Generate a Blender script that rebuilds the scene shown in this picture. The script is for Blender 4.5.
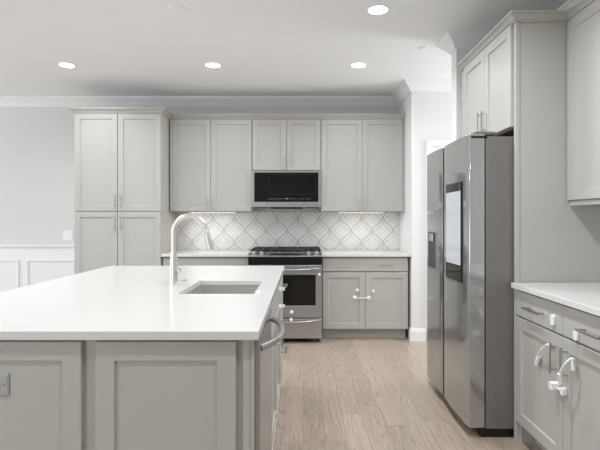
import bpy, bmesh, math, random
from mathutils import Vector, Matrix
random.seed(4)
S = bpy.context.scene
for o in list(bpy.data.objects):
    bpy.data.objects.remove(o, do_unlink=True)
COL = S.collection

# ------------------------------------------------------------------ camera
CAM_Z = 1.267
cd = bpy.data.cameras.new('camera')
cam = bpy.data.objects.new('camera', cd)
COL.objects.link(cam)
cam.location = (0, 0, CAM_Z)
cam.rotation_euler = (math.radians(90), 0, 0)
cd.sensor_width = 36
cd.lens = 470 / 600 * 36
cd.shift_x = -3 / 600
cd.shift_y = -5.5 / 600
cd.clip_start = 0.05
S.camera = cam

# ------------------------------------------------------------------ world, daylight and fill, exposure
W = bpy.data.worlds.new('sky')
S.world = W
W.use_nodes = True
bg = W.node_tree.nodes['Background']
bg.inputs[0].default_value = (0.82, 0.9, 1.0, 1)
bg.inputs[1].default_value = 0.4
S.view_settings.view_transform = 'Standard'
S.view_settings.look = 'None'
S.view_settings.gamma = 1
S.view_settings.use_curve_mapping = False
S.view_settings.exposure = 0.52

def area(name, loc, rot, sx, sy, power, color=(1, 1, 1)):
    l = bpy.data.lights.new(name, 'AREA')
    l.shape = 'RECTANGLE'; l.size = sx; l.size_y = sy
    l.energy = power; l.color = color
    o = bpy.data.objects.new(name, l); COL.objects.link(o)
    o.location = loc; o.rotation_euler = rot
    return o
R90 = math.pi / 2
# fill lamps at unseen windows added left and rear; daylight at the passage end
P_NEAR, P_FAR, P_REAR, P_PASS, P_ROW, P_MID, P_DOWN, P_BACK, P_BAR = 6, 66, 56, 26, 6.0, 7, 14.5, 9, 0.45
area('fill_left_near', (-6.95, 0.6, 1.5), (0, -R90, 0), 2.1, 1.9, P_NEAR, (0.87, 0.945, 1))
area('fill_left_far', (-6.95, 3.4, 1.5), (0, -R90, 0), 2.1, 1.9, P_FAR, (0.87, 0.945, 1))
area('fill_rear', (-4.0, -2.95, 1.5), (R90, 0, 0), 3.2, 2.2, P_REAR, (0.87, 0.945, 1))
area('daylight_passage', (3.44, 4.32, 1.5), (0, R90, 0), 1.5, 0.8, P_PASS, (0.93, 0.965, 1))

# ------------------------------------------------------------------ materials
def lin(c):
    return tuple(((v / 255) / 12.92 if v / 255 <= 0.04045 else ((v / 255 + 0.055) / 1.055) ** 2.4) for v in c) + (1,)

def pbsdf(name, rgb, rough=0.5, metal=0.0, **kw):
    m = bpy.data.materials.new(name); m.use_nodes = True
    b = m.node_tree.nodes['Principled BSDF']
    b.inputs['Base Color'].default_value = lin(rgb)
    b.inputs['Roughness'].default_value = rough
    b.inputs['Metallic'].default_value = metal
    for k, v in kw.items():
        b.inputs[k].default_value = v
    return m

def N(m, t, **kw):
    n = m.node_tree.nodes.new(t)
    for k, v in kw.items():
        setattr(n, k, v)
    return n
def L(m, a, b):
    m.node_tree.links.new(a, b)
def BS(m):
    return m.node_tree.nodes['Principled BSDF']

def mottled(name, rgb, rough, amt=0.03, scale=6.0, metal=0.0, bump=0.0, stretch=(1, 1, 1), **kw):
    """paint, stone or metal with a faint procedural variation"""
    m = pbsdf(name, rgb, rough, metal, **kw)
    tc = N(m, 'ShaderNodeTexCoord'); mp = N(m, 'ShaderNodeMapping')
    mp.inputs['Scale'].default_value = stretch
    nz = N(m, 'ShaderNodeTexNoise'); nz.inputs['Scale'].default_value = scale; nz.inputs['Detail'].default_value = 4
    L(m, tc.outputs['Object'], mp.inputs['Vector']); L(m, mp.outputs[0], nz.inputs['Vector'])
    cr = N(m, 'ShaderNodeMapRange')
    cr.inputs['From Min'].default_value = 0.3; cr.inputs['From Max'].default_value = 0.7
    cr.inputs['To Min'].default_value = 1 - amt; cr.inputs['To Max'].default_value = 1 + amt
    L(m, nz.outputs['Fac'], cr.inputs['Value'])
    mx = N(m, 'ShaderNodeVectorMath', operation='SCALE')
    mx.inputs[0].default_value = lin(rgb)[:3]
    L(m, cr.outputs[0], mx.inputs['Scale']); L(m, mx.outputs[0], BS(m).inputs['Base Color'])
    if bump:
        bp = N(m, 'ShaderNodeBump'); bp.inputs['Strength'].default_value = bump; bp.inputs['Distance'].default_value = 0.002
        L(m, nz.outputs['Fac'], bp.inputs['Height']); L(m, bp.outputs[0], BS(m).inputs['Normal'])
    return m

M = {}
M['cabinet'] = mottled('cabinet_paint', (184, 181, 175), 0.38, 0.012, 3)
M['toe'] = mottled('toe_kick_paint', (184, 181, 175), 0.5, 0.012, 3)
M['wall'] = mottled('wall_paint', (217, 217, 215), 0.7, 0.008, 2)
M['wall_white'] = mottled('white_wall_paint', (232, 231, 229), 0.7, 0.006, 2)
M['ceiling'] = mottled('ceiling_paint', (243, 243, 243), 0.85, 0.006, 1.5)
M['trim'] = mottled('trim_paint', (238, 238, 238), 0.4, 0.004, 3)
M['quartz'] = mottled('white_quartz', (219, 217, 213), 0.16, 0.012, 4)
M['steel'] = mottled('stainless_steel', (180, 180, 180), 0.26, 0.03, 5, 0.8, 0.0, (1, 1, 60))
M['steel_dark'] = mottled('fridge_steel', (182, 182, 181), 0.12, 0.01, 5, 0.75, 0.0, (60, 60, 1))
M['fridge_side'] = mottled('fridge_side_paint', (126, 122, 119), 0.35, 0.02, 8, 0.3)
M['steel_sink'] = mottled('sink_steel', (206, 204, 200), 0.36, 0.02, 6, 0.7)
M['nickel'] = mottled('brushed_nickel', (180, 174, 166), 0.3, 0.02, 30, 1.0)
M['faucet'] = mottled('faucet_nickel', (214, 208, 200), 0.33, 0.02, 30, 0.8)
M['black_glass'] = pbsdf('black_glass', (10, 10, 11), 0.06)
M['black'] = pbsdf('black_plastic', (16, 15, 15), 0.45)
M['iron'] = mottled('cast_iron', (26, 25, 24), 0.5, 0.1, 40)
M['grey_dark'] = pbsdf('dark_grey_plastic', (58, 58, 59), 0.4)
M['grey_plate'] = pbsdf('grey_plastic_plate', (172, 171, 169), 0.4)
M['grey_socket'] = pbsdf('grey_socket', (128, 128, 128), 0.4)
M['white_plastic'] = pbsdf('white_plastic', (240, 240, 238), 0.35)
M['raw_wood'] = mottled('raw_cabinet_underside', (122, 78, 52), 0.6, 0.12, 6, 0, 0, (1, 12, 1))
M['mark'] = pbsdf('panel_print', (120, 122, 126), 0.5)

def emit(name, rgb, s):
    m = pbsdf(name, rgb, 0.3)
    BS(m).inputs['Emission Color'].default_value = lin(rgb); BS(m).inputs['Emission Strength'].default_value = s
    return m
M['lamp'] = emit('downlight_lens', (255, 252, 246), 9.0)
M['lamp_soft'] = emit('light_bar_diffuser', (255, 248, 238), 2.0)
M['screen'] = emit('screen_glow', (190, 193, 196), 0.45)
BS(M['screen']).inputs['Base Color'].default_value = lin((130, 134, 138)); BS(M['screen']).inputs['Roughness'].default_value = 0.08
g = pbsdf('window_glass', (255, 255, 255), 0.02); BS(g).inputs['Transmission Weight'].default_value = 1; BS(g).inputs['IOR'].default_value = 1.05
M['glass'] = g

def wood_floor():
    m = pbsdf('oak_floor', (185, 165, 148), 0.34)
    tc = N(m, 'ShaderNodeTexCoord'); sp = N(m, 'ShaderNodeSeparateXYZ'); cb = N(m, 'ShaderNodeCombineXYZ')
    L(m, tc.outputs['Object'], sp.inputs[0]); L(m, sp.outputs['X'], cb.inputs['Y'])
    rw = N(m, 'ShaderNodeMath', operation='DIVIDE'); rw.inputs[1].default_value = 0.127; L(m, sp.outputs['X'], rw.inputs[0])
    fl = N(m, 'ShaderNodeMath', operation='FLOOR'); L(m, rw.outputs[0], fl.inputs[0])
    wn_ = N(m, 'ShaderNodeTexWhiteNoise', noise_dimensions='1D'); L(m, fl.outputs[0], wn_.inputs['W'])
    sh = N(m, 'ShaderNodeMath', operation='MULTIPLY_ADD'); sh.inputs[1].default_value = 1.45; L(m, wn_.outputs['Value'], sh.inputs[0]); L(m, sp.outputs['Y'], sh.inputs[2])
    L(m, sh.outputs[0], cb.inputs['X'])
    br = N(m, 'ShaderNodeTexBrick'); br.offset = 0.0
    br.inputs['Scale'].default_value = 1; br.inputs['Brick Width'].default_value = 1.45; br.inputs['Row Height'].default_value = 0.127
    br.inputs['Mortar Size'].default_value = 0.0011; br.inputs['Mortar Smooth'].default_value = 0.3; br.inputs['Bias'].default_value = 0.0
    br.inputs['Color1'].default_value = (0, 0, 0, 1); br.inputs['Color2'].default_value = (1, 1, 1, 1); br.inputs['Mortar'].default_value = (0.5, 0.5, 0.5, 1)
    L(m, cb.outputs[0], br.inputs['Vector'])
    # per-plank offset for the grain so that it breaks at the seams
    off = N(m, 'ShaderNodeVectorMath', operation='SCALE'); L(m, br.outputs['Color'], off.inputs[0]); off.inputs['Scale'].default_value = 37.0
    ad = N(m, 'ShaderNodeVectorMath', operation='ADD'); L(m, cb.outputs[0], ad.inputs[0]); L(m, off.outputs[0], ad.inputs[1])
    mp = N(m, 'ShaderNodeMapping'); mp.inputs['Scale'].default_value = (0.55, 10, 1); L(m, ad.outputs[0], mp.inputs['Vector'])
    nz = N(m, 'ShaderNodeTexNoise'); nz.inputs['Scale'].default_value = 1.0; nz.inputs['Detail'].default_value = 2.0; nz.inputs['Distortion'].default_value = 0.25
    L(m, mp.outputs[0], nz.inputs['Vector'])
    # cathedral rings: sine of the low-frequency noise
    mu = N(m, 'ShaderNodeMath', operation='MULTIPLY'); mu.inputs[1].default_value = 120; L(m, nz.outputs['Fac'], mu.inputs[0])
    sn = N(m, 'ShaderNodeMath', operation='SINE'); L(m, mu.outputs[0], sn.inputs[0])
    rg = N(m, 'ShaderNodeMapRange'); rg.inputs['From Min'].default_value = 0.15; rg.inputs['From Max'].default_value = 1.0; L(m, sn.outputs[0], rg.inputs['Value'])
    # fine pores
    mp2 = N(m, 'ShaderNodeMapping'); mp2.inputs['Scale'].default_value = (7, 170, 1); L(m, ad.outputs[0], mp2.inputs['Vector'])
    n2 = N(m, 'ShaderNodeTexNoise'); n2.inputs['Scale'].default_value = 1; n2.inputs['Detail'].default_value = 3; L(m, mp2.outputs[0], n2.inputs['Vector'])
    # broad tone
    n3 = N(m, 'ShaderNodeTexNoise'); n3.inputs['Scale'].default_value = 1.3; n3.inputs['Detail'].default_value = 2; L(m, ad.outputs[0], n3.inputs['Vector'])
    base = N(m, 'ShaderNodeMix', data_type='RGBA'); base.inputs[6].default_value = lin((158, 141, 127)); base.inputs[7].default_value = lin((187, 170, 155))
    tone = N(m, 'ShaderNodeMath', operation='MULTIPLY_ADD'); tone.inputs[1].default_value = 0.6
    L(m, br.outputs['Color'], tone.inputs[0]); tn = N(m, 'ShaderNodeMath', operation='MULTIPLY'); tn.inputs[1].default_value = 0.5; L(m, n3.outputs['Fac'], tn.inputs[0]); L(m, tn.outputs[0], tone.inputs[2])
    L(m, tone.outputs[0], base.inputs[0])
    ring = N(m, 'ShaderNodeMix', data_type='RGBA'); ring.inputs[7].default_value = lin((108, 92, 80))
    rf = N(m, 'ShaderNodeMath', operation='MULTIPLY'); rf.inputs[1].default_value = 0.36; L(m, rg.outputs[0], rf.inputs[0])
    pr = N(m, 'ShaderNodeMath', operation='MULTIPLY'); L(m, rf.outputs[0], pr.inputs[0]); L(m, n2.outputs['Fac'], pr.inputs[1]); 
    p2 = N(m, 'ShaderNodeMath', operation='MULTIPLY'); p2.inputs[1].default_value = 2.0; L(m, pr.outputs[0], p2.inputs[0])
    L(m, p2.outputs[0], ring.inputs[0]); L(m, base.outputs[2], ring.inputs[6])
    lime = N(m, 'ShaderNodeMix', data_type='RGBA'); lime.inputs[7].default_value = lin((226, 216, 204))
    lr = N(m, 'ShaderNodeMapRange'); lr.inputs['From Min'].default_value = 0.6; lr.inputs['From Max'].default_value = 0.75; lr.inputs['To Max'].default_value = 0.6; L(m, n2.outputs['Fac'], lr.inputs['Value'])
    L(m, lr.outputs[0], lime.inputs[0]); L(m, ring.outputs[2], lime.inputs[6])
    seam = N(m, 'ShaderNodeMix', data_type='RGBA'); seam.inputs[7].default_value = lin((132, 115, 101)); L(m, br.outputs['Fac'], seam.inputs[0]); L(m, lime.outputs[2], seam.inputs[6])
    L(m, seam.outputs[2], BS(m).inputs['Base Color'])
    return m
M['floor'] = wood_floor()

def ogee_tile():
    m = pbsdf('ogee_marble_tile', (236, 234, 230), 0.22)
    tc = N(m, 'ShaderNodeTexCoord'); sp = N(m, 'ShaderNodeSeparateXYZ'); L(m, tc.outputs['Object'], sp.inputs[0])
    def math_(op, a, b=None, c=None):
        n = N(m, 'ShaderNodeMath', operation=op)
        for i, v in enumerate((a, b, c)):
            if v is None: continue
            if isinstance(v, (int, float)): n.inputs[i].default_value = v
            else: L(m, v, n.inputs[i])
        return n.outputs[0]
    PX, PZ = 0.125, 0.286
    X0, Z0 = -0.06, 1.285
    u = math_('DIVIDE', math_('SUBTRACT', sp.outputs['X'], X0), PX)       # pinch columns at integer u
    ph = math_('MULTIPLY', math_('SUBTRACT', sp.outputs['Z'], Z0), 2 * math.pi / PZ)
    def waves(amp, shift, width):
        # two neighbouring wave families, mirrored: u = k + 0.5 -/+ amp*cos(ph)
        res = None
        for sgn, par in ((1, 0.5), (-1, 1.5)):
            c = math_('MULTIPLY', math_('COSINE', math_('ADD', ph, shift)), amp * sgn)
            v = math_('SUBTRACT', math_('ADD', u, c), par)
            fr = math_('ABSOLUTE', math_('SUBTRACT', math_('FRACT', math_('ADD', math_('DIVIDE', v, 2), 0.5)), 0.5))
            d = math_('MULTIPLY', fr, 2 * PX)
            # convert to a perpendicular distance using the slope of the wave
            sl = math_('MULTIPLY', math_('SINE', math_('ADD', ph, shift)), amp * PX * 2 * math.pi / PZ)
            d = math_('DIVIDE', d, math_('SQRT', math_('ADD', math_('MULTIPLY', sl, sl), 1.0)))
            r = N(m, 'ShaderNodeMapRange'); r.inputs['From Min'].default_value = width * 0.6; r.inputs['From Max'].default_value = width * 1.4
            r.inputs['To Min'].default_value = 1; r.inputs['To Max'].default_value = 0
            L(m, d, r.inputs['Value'])
            res = r.outputs[0] if res is None else math_('MAXIMUM', res, r.outputs[0])
        return res
    a = waves(0.46, 0.0, 0.0032)
    b = waves(0.46, 1.2, 0.0024)
    line = math_('MAXIMUM', math_('MULTIPLY', a, 0.8), math_('MULTIPLY', b, 0.5))
    nz = N(m, 'ShaderNodeTexNoise'); nz.inputs['Scale'].default_value = 7; nz.inputs['Detail'].default_value = 6; nz.inputs['Distortion'].default_value = 1.2
    L(m, tc.outputs['Object'], nz.inputs['Vector'])
    cr = N(m, 'ShaderNodeValToRGB'); cr.color_ramp.elements[0].position = 0.3; cr.color_ramp.elements[0].color = lin((232, 230, 226))
    cr.color_ramp.elements[1].position = 0.6; cr.color_ramp.elements[1].color = lin((243, 241, 238))
    L(m, nz.outputs['Fac'], cr.inputs[0])
    mx = N(m, 'ShaderNodeMix', data_type='RGBA'); mx.inputs[7].default_value = lin((136, 132, 126))
    L(m, line, mx.inputs[0]); L(m, cr.outputs[0], mx.inputs[6]); L(m, mx.outputs[2], BS(m).inputs['Base Color'])
    return m
M['tile'] = ogee_tile()

# ------------------------------------------------------------------ mesh builder
class MB:
    def __init__(self): self.bm = bmesh.new()
    def box(self, x0, x1, y0, y1, z0, z1):
        v = [self.bm.verts.new(p) for p in ((x0,y0,z0),(x1,y0,z0),(x1,y1,z0),(x0,y1,z0),(x0,y0,z1),(x1,y0,z1),(x1,y1,z1),(x0,y1,z1))]
        for f in ((3,2,1,0),(4,5,6,7),(0,1,5,4),(1,2,6,5),(2,3,7,6),(3,0,4,7)):
            self.bm.faces.new([v[i] for i in f])
        return self
    def ring_strip(self, rings, cap=True, closed=False):
        vs = [[self.bm.verts.new(p) for p in r] for r in rings]
        n = len(vs[0]); last = len(vs) if closed else len(vs) - 1
        for i in range(last):
            a, b = vs[i], vs[(i + 1) % len(vs)]
            for j in range(n):
                self.bm.faces.new((a[j], a[(j + 1) % n], b[(j + 1) % n], b[j]))
        if cap and not closed:
            self.bm.faces.new(vs[0][::-1]); self.bm.faces.new(vs[-1])
        return self
    def lathe(self, c, axis, prof, n=24):
        """prof: list of (radius, distance along axis)"""
        ax = Vector(axis).normalized(); a = ax.orthogonal().normalized(); b = ax.cross(a); c = Vector(c)
        return self.ring_strip([[c + ax * h + (a * math.cos(2*math.pi*k/n) + b * math.sin(2*math.pi*k/n)) * max(r, 1e-4) for k in range(n)] for r, h in prof])
    def cyl(self, p, q, r, n=16):
        p, q = Vector(p), Vector(q)
        return self.lathe(p, q - p, [(r, 0), (r, (q - p).length)], n)
    def tube(self, pts, r, n=12, flat=None):
        pts = [Vector(p) for p in pts]; rr = r if isinstance(r, (list, tuple)) else [r] * len(pts)
        rings = []; up = None
        for i, p in enumerate(pts):
            t = (pts[min(i + 1, len(pts) - 1)] - pts[max(i - 1, 0)]).normalized()
            if up is None: up = t.orthogonal().normalized() if flat is None else Vector(flat)
            up = (up - t * up.dot(t)).normalized(); s = t.cross(up)
            if flat is None:
                rings.append([p + (up * math.cos(2*math.pi*k/n) + s * math.sin(2*math.pi*k/n)) * rr[i] for k in range(n)])
            else:   # flat strap: thickness along "flat"
                w, h = rr[i]
                rings.append([p + up * h * a + s * w * b for a, b in ((-1,-1),(1,-1),(1,1),(-1,1))])
        return self.ring_strip(rings)
    def sweep(self, path, prof):
        """prof (out, z) pushed along a 2-D path with mitred corners; out is to the right of the path"""
        P = [Vector(p) for p in path]; rings = []
        for i, p in enumerate(P):
            ns = []
            if i > 0: t = (P[i] - P[i-1]).normalized(); ns.append(Vector((t.y, -t.x)))
            if i < len(P) - 1: t = (P[i+1] - P[i]).normalized(); ns.append(Vector((t.y, -t.x)))
            mt = ns[0] if len(ns) == 1 else (ns[0] + ns[1]) / (1 + ns[0].dot(ns[1]))
            rings.append([(p.x + mt.x * d, p.y + mt.y * d, z) for d, z in prof])
        return self.ring_strip(rings)
    def shaker(self, O, u, n, w, z0, z1, th=0.019, rail=0.055, rec=0.009):
        """recessed-panel front: O = lower corner at the back, u along width, n outward"""
        O = Vector(O); u = Vector(u); n = Vector(n)
        def P(a, z, d): q = O + u * a + n * d; return (q.x, q.y, z)
        def rect(i, d): return [P(i, z0 + i, d), P(w - i, z0 + i, d), P(w - i, z1 - i, d), P(i, z1 - i, d)]
        return self.ring_strip([rect(0, 0), rect(0, th - 0.0015), rect(0.0015, th), rect(rail, th), rect(rail + 0.004, th - rec)])
    def rbox(self, x0, x1, y0, y1, z0, z1, r, axis='z', n=5):
        """box with rounded corners around an axis"""
        def ring(a0, a1, b0, b1):
            out = []
            for cx, cy, s in ((a1 - r, b1 - r, 0), (a0 + r, b1 - r, 1), (a0 + r, b0 + r, 2), (a1 - r, b0 + r, 3)):
                for k in range(n + 1):
                    t = (s + k / n) * math.pi / 2
                    out.append((cx + r * math.cos(t), cy + r * math.sin(t)))
            return out
        if axis == 'z': return self.ring_strip([[(a, b, z) for a, b in ring(x0, x1, y0, y1)] for z in (z0, z1)])
        if axis == 'y': return self.ring_strip([[(a, y, b) for a, b in ring(x0, x1, z0, z1)] for y in (y0, y1)])
        return self.ring_strip([[(x, a, b) for a, b in ring(y0, y1, z0, z1)] for x in (x0, x1)])

def wloc(o):
    v = Vector(o.location)
    while o.parent: o = o.parent; v += Vector(o.location)
    return v

def obj(name, mb, mat, parent=None, bevel=0.0, smooth=False, label=None):
    bm = mb.bm
    bmesh.ops.recalc_face_normals(bm, faces=bm.faces)
    lo = Vector([min(v.co[i] for v in bm.verts) for i in range(3)]); hi = Vector([max(v.co[i] for v in bm.verts) for i in range(3)])
    c = Vector(((lo.x + hi.x) / 2, (lo.y + hi.y) / 2, lo.z))
    if mat in ('tile', 'floor'): c = Vector((0, 0, 0))
    bmesh.ops.translate(bm, verts=bm.verts, vec=-c)
    me = bpy.data.meshes.new(name); bm.to_mesh(me); bm.free()
    o = bpy.data.objects.new(name, me); COL.objects.link(o)
    o.data.materials.append(M[mat])
    o.location = c - (wloc(parent) if parent else Vector())
    if parent: o.parent = parent
    if smooth:
        for p in me.polygons: p.use_smooth = True
        me.set_sharp_from_angle(angle=math.radians(35))
    if bevel:
        b = o.modifiers.new('bevel', 'BEVEL'); b.width = bevel; b.segments = 2; b.limit_method = 'ANGLE'; b.angle_limit = math.radians(30)
    if label: o['label'] = label
    return o

def thing(name, label, cat, loc, group=None):
    o = bpy.data.objects.new(name, None); COL.objects.link(o); o.location = loc; o.empty_display_size = 0.1
    return tag(o, label, cat, group)
def tag(o, label, cat, group=None):
    o['label'] = label; o['category'] = cat
    if group: o['group'] = group
    return o
def struct(name, mb, mat, bevel=0.0, parent=None, label=None):
    o = obj(name, mb, mat, parent, bevel)
    if not parent: o['kind'] = 'structure'
    if label: o['label'] = label
    return o

def pull(parent, p, q, n, r=0.0046, out=0.034, inset=0.018):
    """bar pull between p and q on a front whose outward normal is n"""
    p, q, n = Vector(p), Vector(q), Vector(n); t = (q - p).normalized()
    mb = MB().cyl(p + n * out, q + n * out, r, 12)
    for e in (p + t * inset, q - t * inset): mb.cyl(e, e + n * out, r * 0.8, 10)
    return obj('handle', mb, 'nickel', parent, smooth=True)

# ------------------------------------------------------------------ room
XL, XR, YB, YR, ZC = -7.0, 1.83, 5.55, -3.0, 2.70
JX, JY = 1.13, 4.89            # white wall that closes the run on the right
SX, SY0, SY1 = 1.197, 3.668, 3.788   # end of the wall behind the refrigerator
PX1 = 3.5
struct('floor', MB().box(XL, PX1, YR, YB, -0.06, 0), 'floor')
struct('ceiling', MB().box(XL, PX1, YR, YB, ZC, ZC + 0.08), 'ceiling')
struct('wall_back', MB().box(XL, JX, YB, YB + 0.12, 0, ZC), 'wall')
struct('wall_passage', MB().box(JX, PX1, JY, JY + 0.78, 0, ZC), 'wall_white')
struct('wall_nook', MB().box(SX, PX1, SY0, SY1, 0, ZC), 'wall_white')
struct('wall_right', MB().box(XR, XR + 0.12, YR, SY0, 0, ZC), 'wall')
# window walls
def wall_with_holes(name, axis, pos, th, a0, a1, holes, mat):
    mb = MB(); cur = a0
    def bx(s, e, z0, z1):
        if axis == 'x': mb.box(pos - th, pos, s, e, z0, z1)
        else: mb.box(s, e, pos - th, pos, z0, z1)
    for h0, h1, z0, z1 in holes:
        bx(cur, h0, 0, ZC)
        if z0 > 0: bx(h0, h1, 0, z0)
        bx(h0, h1, z1, ZC); cur = h1
    bx(cur, a1, 0, ZC)
    return struct(name, mb, mat)
wall_with_holes('wall_left', 'x', XL, 0.12, YR, YB, [(-0.4, 1.6, 0.4, 2.6), (2.4, 4.4, 0.4, 2.6)], 'wall')
wall_with_holes('wall_rear', 'y', YR, 0.12, XL, XR, [(-5.65, -2.35, 0.3, 2.6)], 'wall')
def window(name, axis, pos, a0, a1, z0, z1, n):
    fr = MB(); w = 0.06
    def bx(m, s, e, c, d, t0=-0.08, t1=-0.03):
        if axis == 'x': m.box(pos + t0, pos + t1, s, e, c, d)
        else: m.box(s, e, pos + t0, pos + t1, c, d)
    bx(fr, a0, a1, z0, z0 + w); bx(fr, a0, a1, z1 - w, z1)
    for k in range(n + 1):
        c = a0 + w/2 + (a1 - a0 - w) * k / n
        bx(fr, c - w/2, c + w/2, z0 + w, z1 - w)
    o = struct(name, fr, 'trim')
    gl = MB(); bx(gl, a0 + w, a1 - w, z0 + w, z1 - w, -0.058, -0.052)
    obj('pane', gl, 'glass', o)
window('fill_window_1', 'x', XL, -0.4, 1.6, 0.4, 2.6, 2)  # unseen window, added to bring in fill from the left
window('fill_window_2', 'x', XL, 2.4, 4.4, 0.4, 2.6, 2)  # second unseen left window, added for fill on the back run
window('fill_window_3', 'y', YR, -5.65, -2.35, 0.3, 2.6, 3)  # unseen rear window, added as a frame for the rear fill lamp
wall_with_holes('wall_end', 'x', PX1 + 0.12, 0.12, SY1, JY, [(3.9, 4.74, 0.7, 2.3)], 'wall_white')
window('window_4', 'x', PX1 + 0.12, 3.9, 4.74, 0.7, 2.3, 1)

# ceiling crown, mitred round every corner
CP = [(0, -0.105), (0.010, -0.105), (0.014, -0.094), (0.022, -0.090), (0.030, -0.076), (0.048, -0.052), (0.070, -0.034),
      (0.078, -0.028), (0.080, -0.018), (0.094, -0.012), (0.096, 0), (0, 0)]
CPz = [(d, ZC + z) for d, z in CP]
struct('trim_1', MB().sweep([(XL, YB), (JX, YB), (JX, JY), (PX1, JY)], CPz), 'trim')
struct('trim_2', MB().sweep([(PX1, SY1), (SX, SY1), (SX, SY0), (XR, SY0), (XR, YR)], CPz), 'trim')
struct('trim_3', MB().sweep([(XL, YR), (XL, YB - 0.1)], CPz), 'trim')
BP = [(0, 0), (0.016, 0), (0.016, 0.10), (0.011, 0.118), (0.006, 0.135), (0, 0.135)]
struct('baseboard_right', MB().sweep([(JX, 4.955), (JX, JY), (1.275, JY)], BP), 'trim')
struct('baseboard_left', MB().sweep([(XL, YR), (XL, YB - 0.02)], BP), 'trim')
# wainscot of the dining side
WX1 = -2.397
struct('trim_4', MB().box(XL, WX1, YB - 0.010, YB, 0, 0.93), 'trim')
struct('trim_5', MB().sweep([(XL, YB), (WX1, YB)], [(0, 0.925), (0.014, 0.925), (0.018, 0.94), (0.034, 0.948), (0.034, 0.966), (0, 0.97)]), 'trim')
def frame_mould(x0, x1, z0, z1):
    mb = MB(); y = YB - 0.010; w = 0.024
    mb.ring_strip([[(x0 + i, y - d, z0 + i), (x1 - i, y - d, z0 + i), (x1 - i, y - d, z1 - i), (x0 + i, y - d, z1 - i)]
                   for i, d in ((0, 0), (0, 0.012), (0.008, 0.015), (0.018, 0.006), (w, 0.005), (w, 0))], cap=False, closed=True)
    return mb
struct('trim_6', frame_mould(-4.35, -3.345, 0.22, 0.79), 'trim')
struct('trim_7', frame_mould(-3.25, -2.43, 0.22, 0.79), 'trim')
struct('baseboard_back', MB().sweep([(XL, YB - 0.010), (WX1, YB - 0.010)], BP), 'trim')

# white door in the passage
d = struct('door_1', MB().box(1.35, 2.16, JY - 0.012, JY - 0.001, 0.01, 2.02), 'trim')
dp = MB()
for x0, x1 in ((1.45, 1.72), (1.79, 2.06)):
    for z0, z1 in ((0.2, 0.85), (1.0, 1.9)):
        dp.ring_strip([[(x0 + i, JY - 0.012 - t, z0 + i), (x1 - i, JY - 0.012 - t, z0 + i), (x1 - i, JY - 0.012 - t, z1 - i), (x0 + i, JY - 0.012 - t, z1 - i)] for i, t in ((0, 0), (0.004, 0.007), (0.018, 0.007), (0.022, 0))], cap=False, closed=True)
obj('panel_moulding', dp, 'trim', d)
obj('knob', MB().lathe((2.09, JY - 0.012, 0.95), (0, -1, 0), [(0.025, 0), (0.025, 0.006), (0.01, 0.01), (0.01, 0.035), (0.027, 0.045), (0.024, 0.062), (0.005, 0.068)]), 'nickel', d, smooth=True)
cas = MB()
cas.box(1.28, 1.348, JY - 0.022, JY, 0, 2.022).box(2.162, 2.23, JY - 0.022, JY, 0, 2.022).box(1.28, 2.23, JY - 0.022, JY, 2.022, 2.09)
struct('trim_8', cas, 'trim', 0.003)

# ------------------------------------------------------------------ cabinet runs
YU, YP, YC = 5.20, 4.911, 4.935     # door faces: uppers, pantry, base
ZT = 2.38
FN = (0, -1, 0); UX = (1, 0, 0)     # fronts that face the camera
def front_door(parent, x0, x1, z0, z1, yface, hx=None, hz=None, rail=0.055):
    dd = obj('door', MB().shaker((x0, yface + 0.019, 0), UX, FN, x1 - x0, z0, z1, rail=rail), 'cabinet', parent)
    if hx is not None: pull(dd, (hx, yface, hz[0]), (hx, yface, hz[1]), FN)
    return dd

# pantry
px0, px1 = -2.393, -1.484
pc = thing('pantry_cabinet', 'tall grey pantry cabinet with four doors beside the bare dining wall', 'cabinet', ((px0 + px1)/2, 5.23, 0))
obj('body', MB().box(px0, px1, YP + 0.020, YB - 0.012, 0.1, ZT), 'cabinet', pc, 0.002)
obj('toe_kick', MB().box(px0 + 0.01, px1 - 0.01, YP + 0.09, YB - 0.03, 0, 0.1), 'toe', pc)
xm = (px0 + px1) / 2
ZS = 1.352
for a, b, hx in ((px0 + 0.004, xm - 0.003, xm - 0.030), (xm + 0.003, px1 - 0.004, xm + 0.030)):
    front_door(pc, a, b, ZS + 0.004, ZT - 0.006, YP, hx, (1.392, 1.53))
    front_door(pc, a, b, 0.115, ZS - 0.004, YP, hx, (1.17, 1.31))
KP = [(0, 0), (0.012, 0), (0.012, 0.011), (0.019, 0.011), (0.022, 0.019), (0.030, 0.028), (0.040, 0.033), (0.040, 0.039), (0.048, 0.039), (0.048, 0.053), (0, 0.053)]
KPz = [(dd, ZT + z) for dd, z in KP]
obj('crown_molding', MB().sweep([(px0, YB - 0.1), (px0, YP + 0.02), (px1, YP + 0.02), (px1, YU - 0.03)], KPz), 'cabinet', pc)

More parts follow.
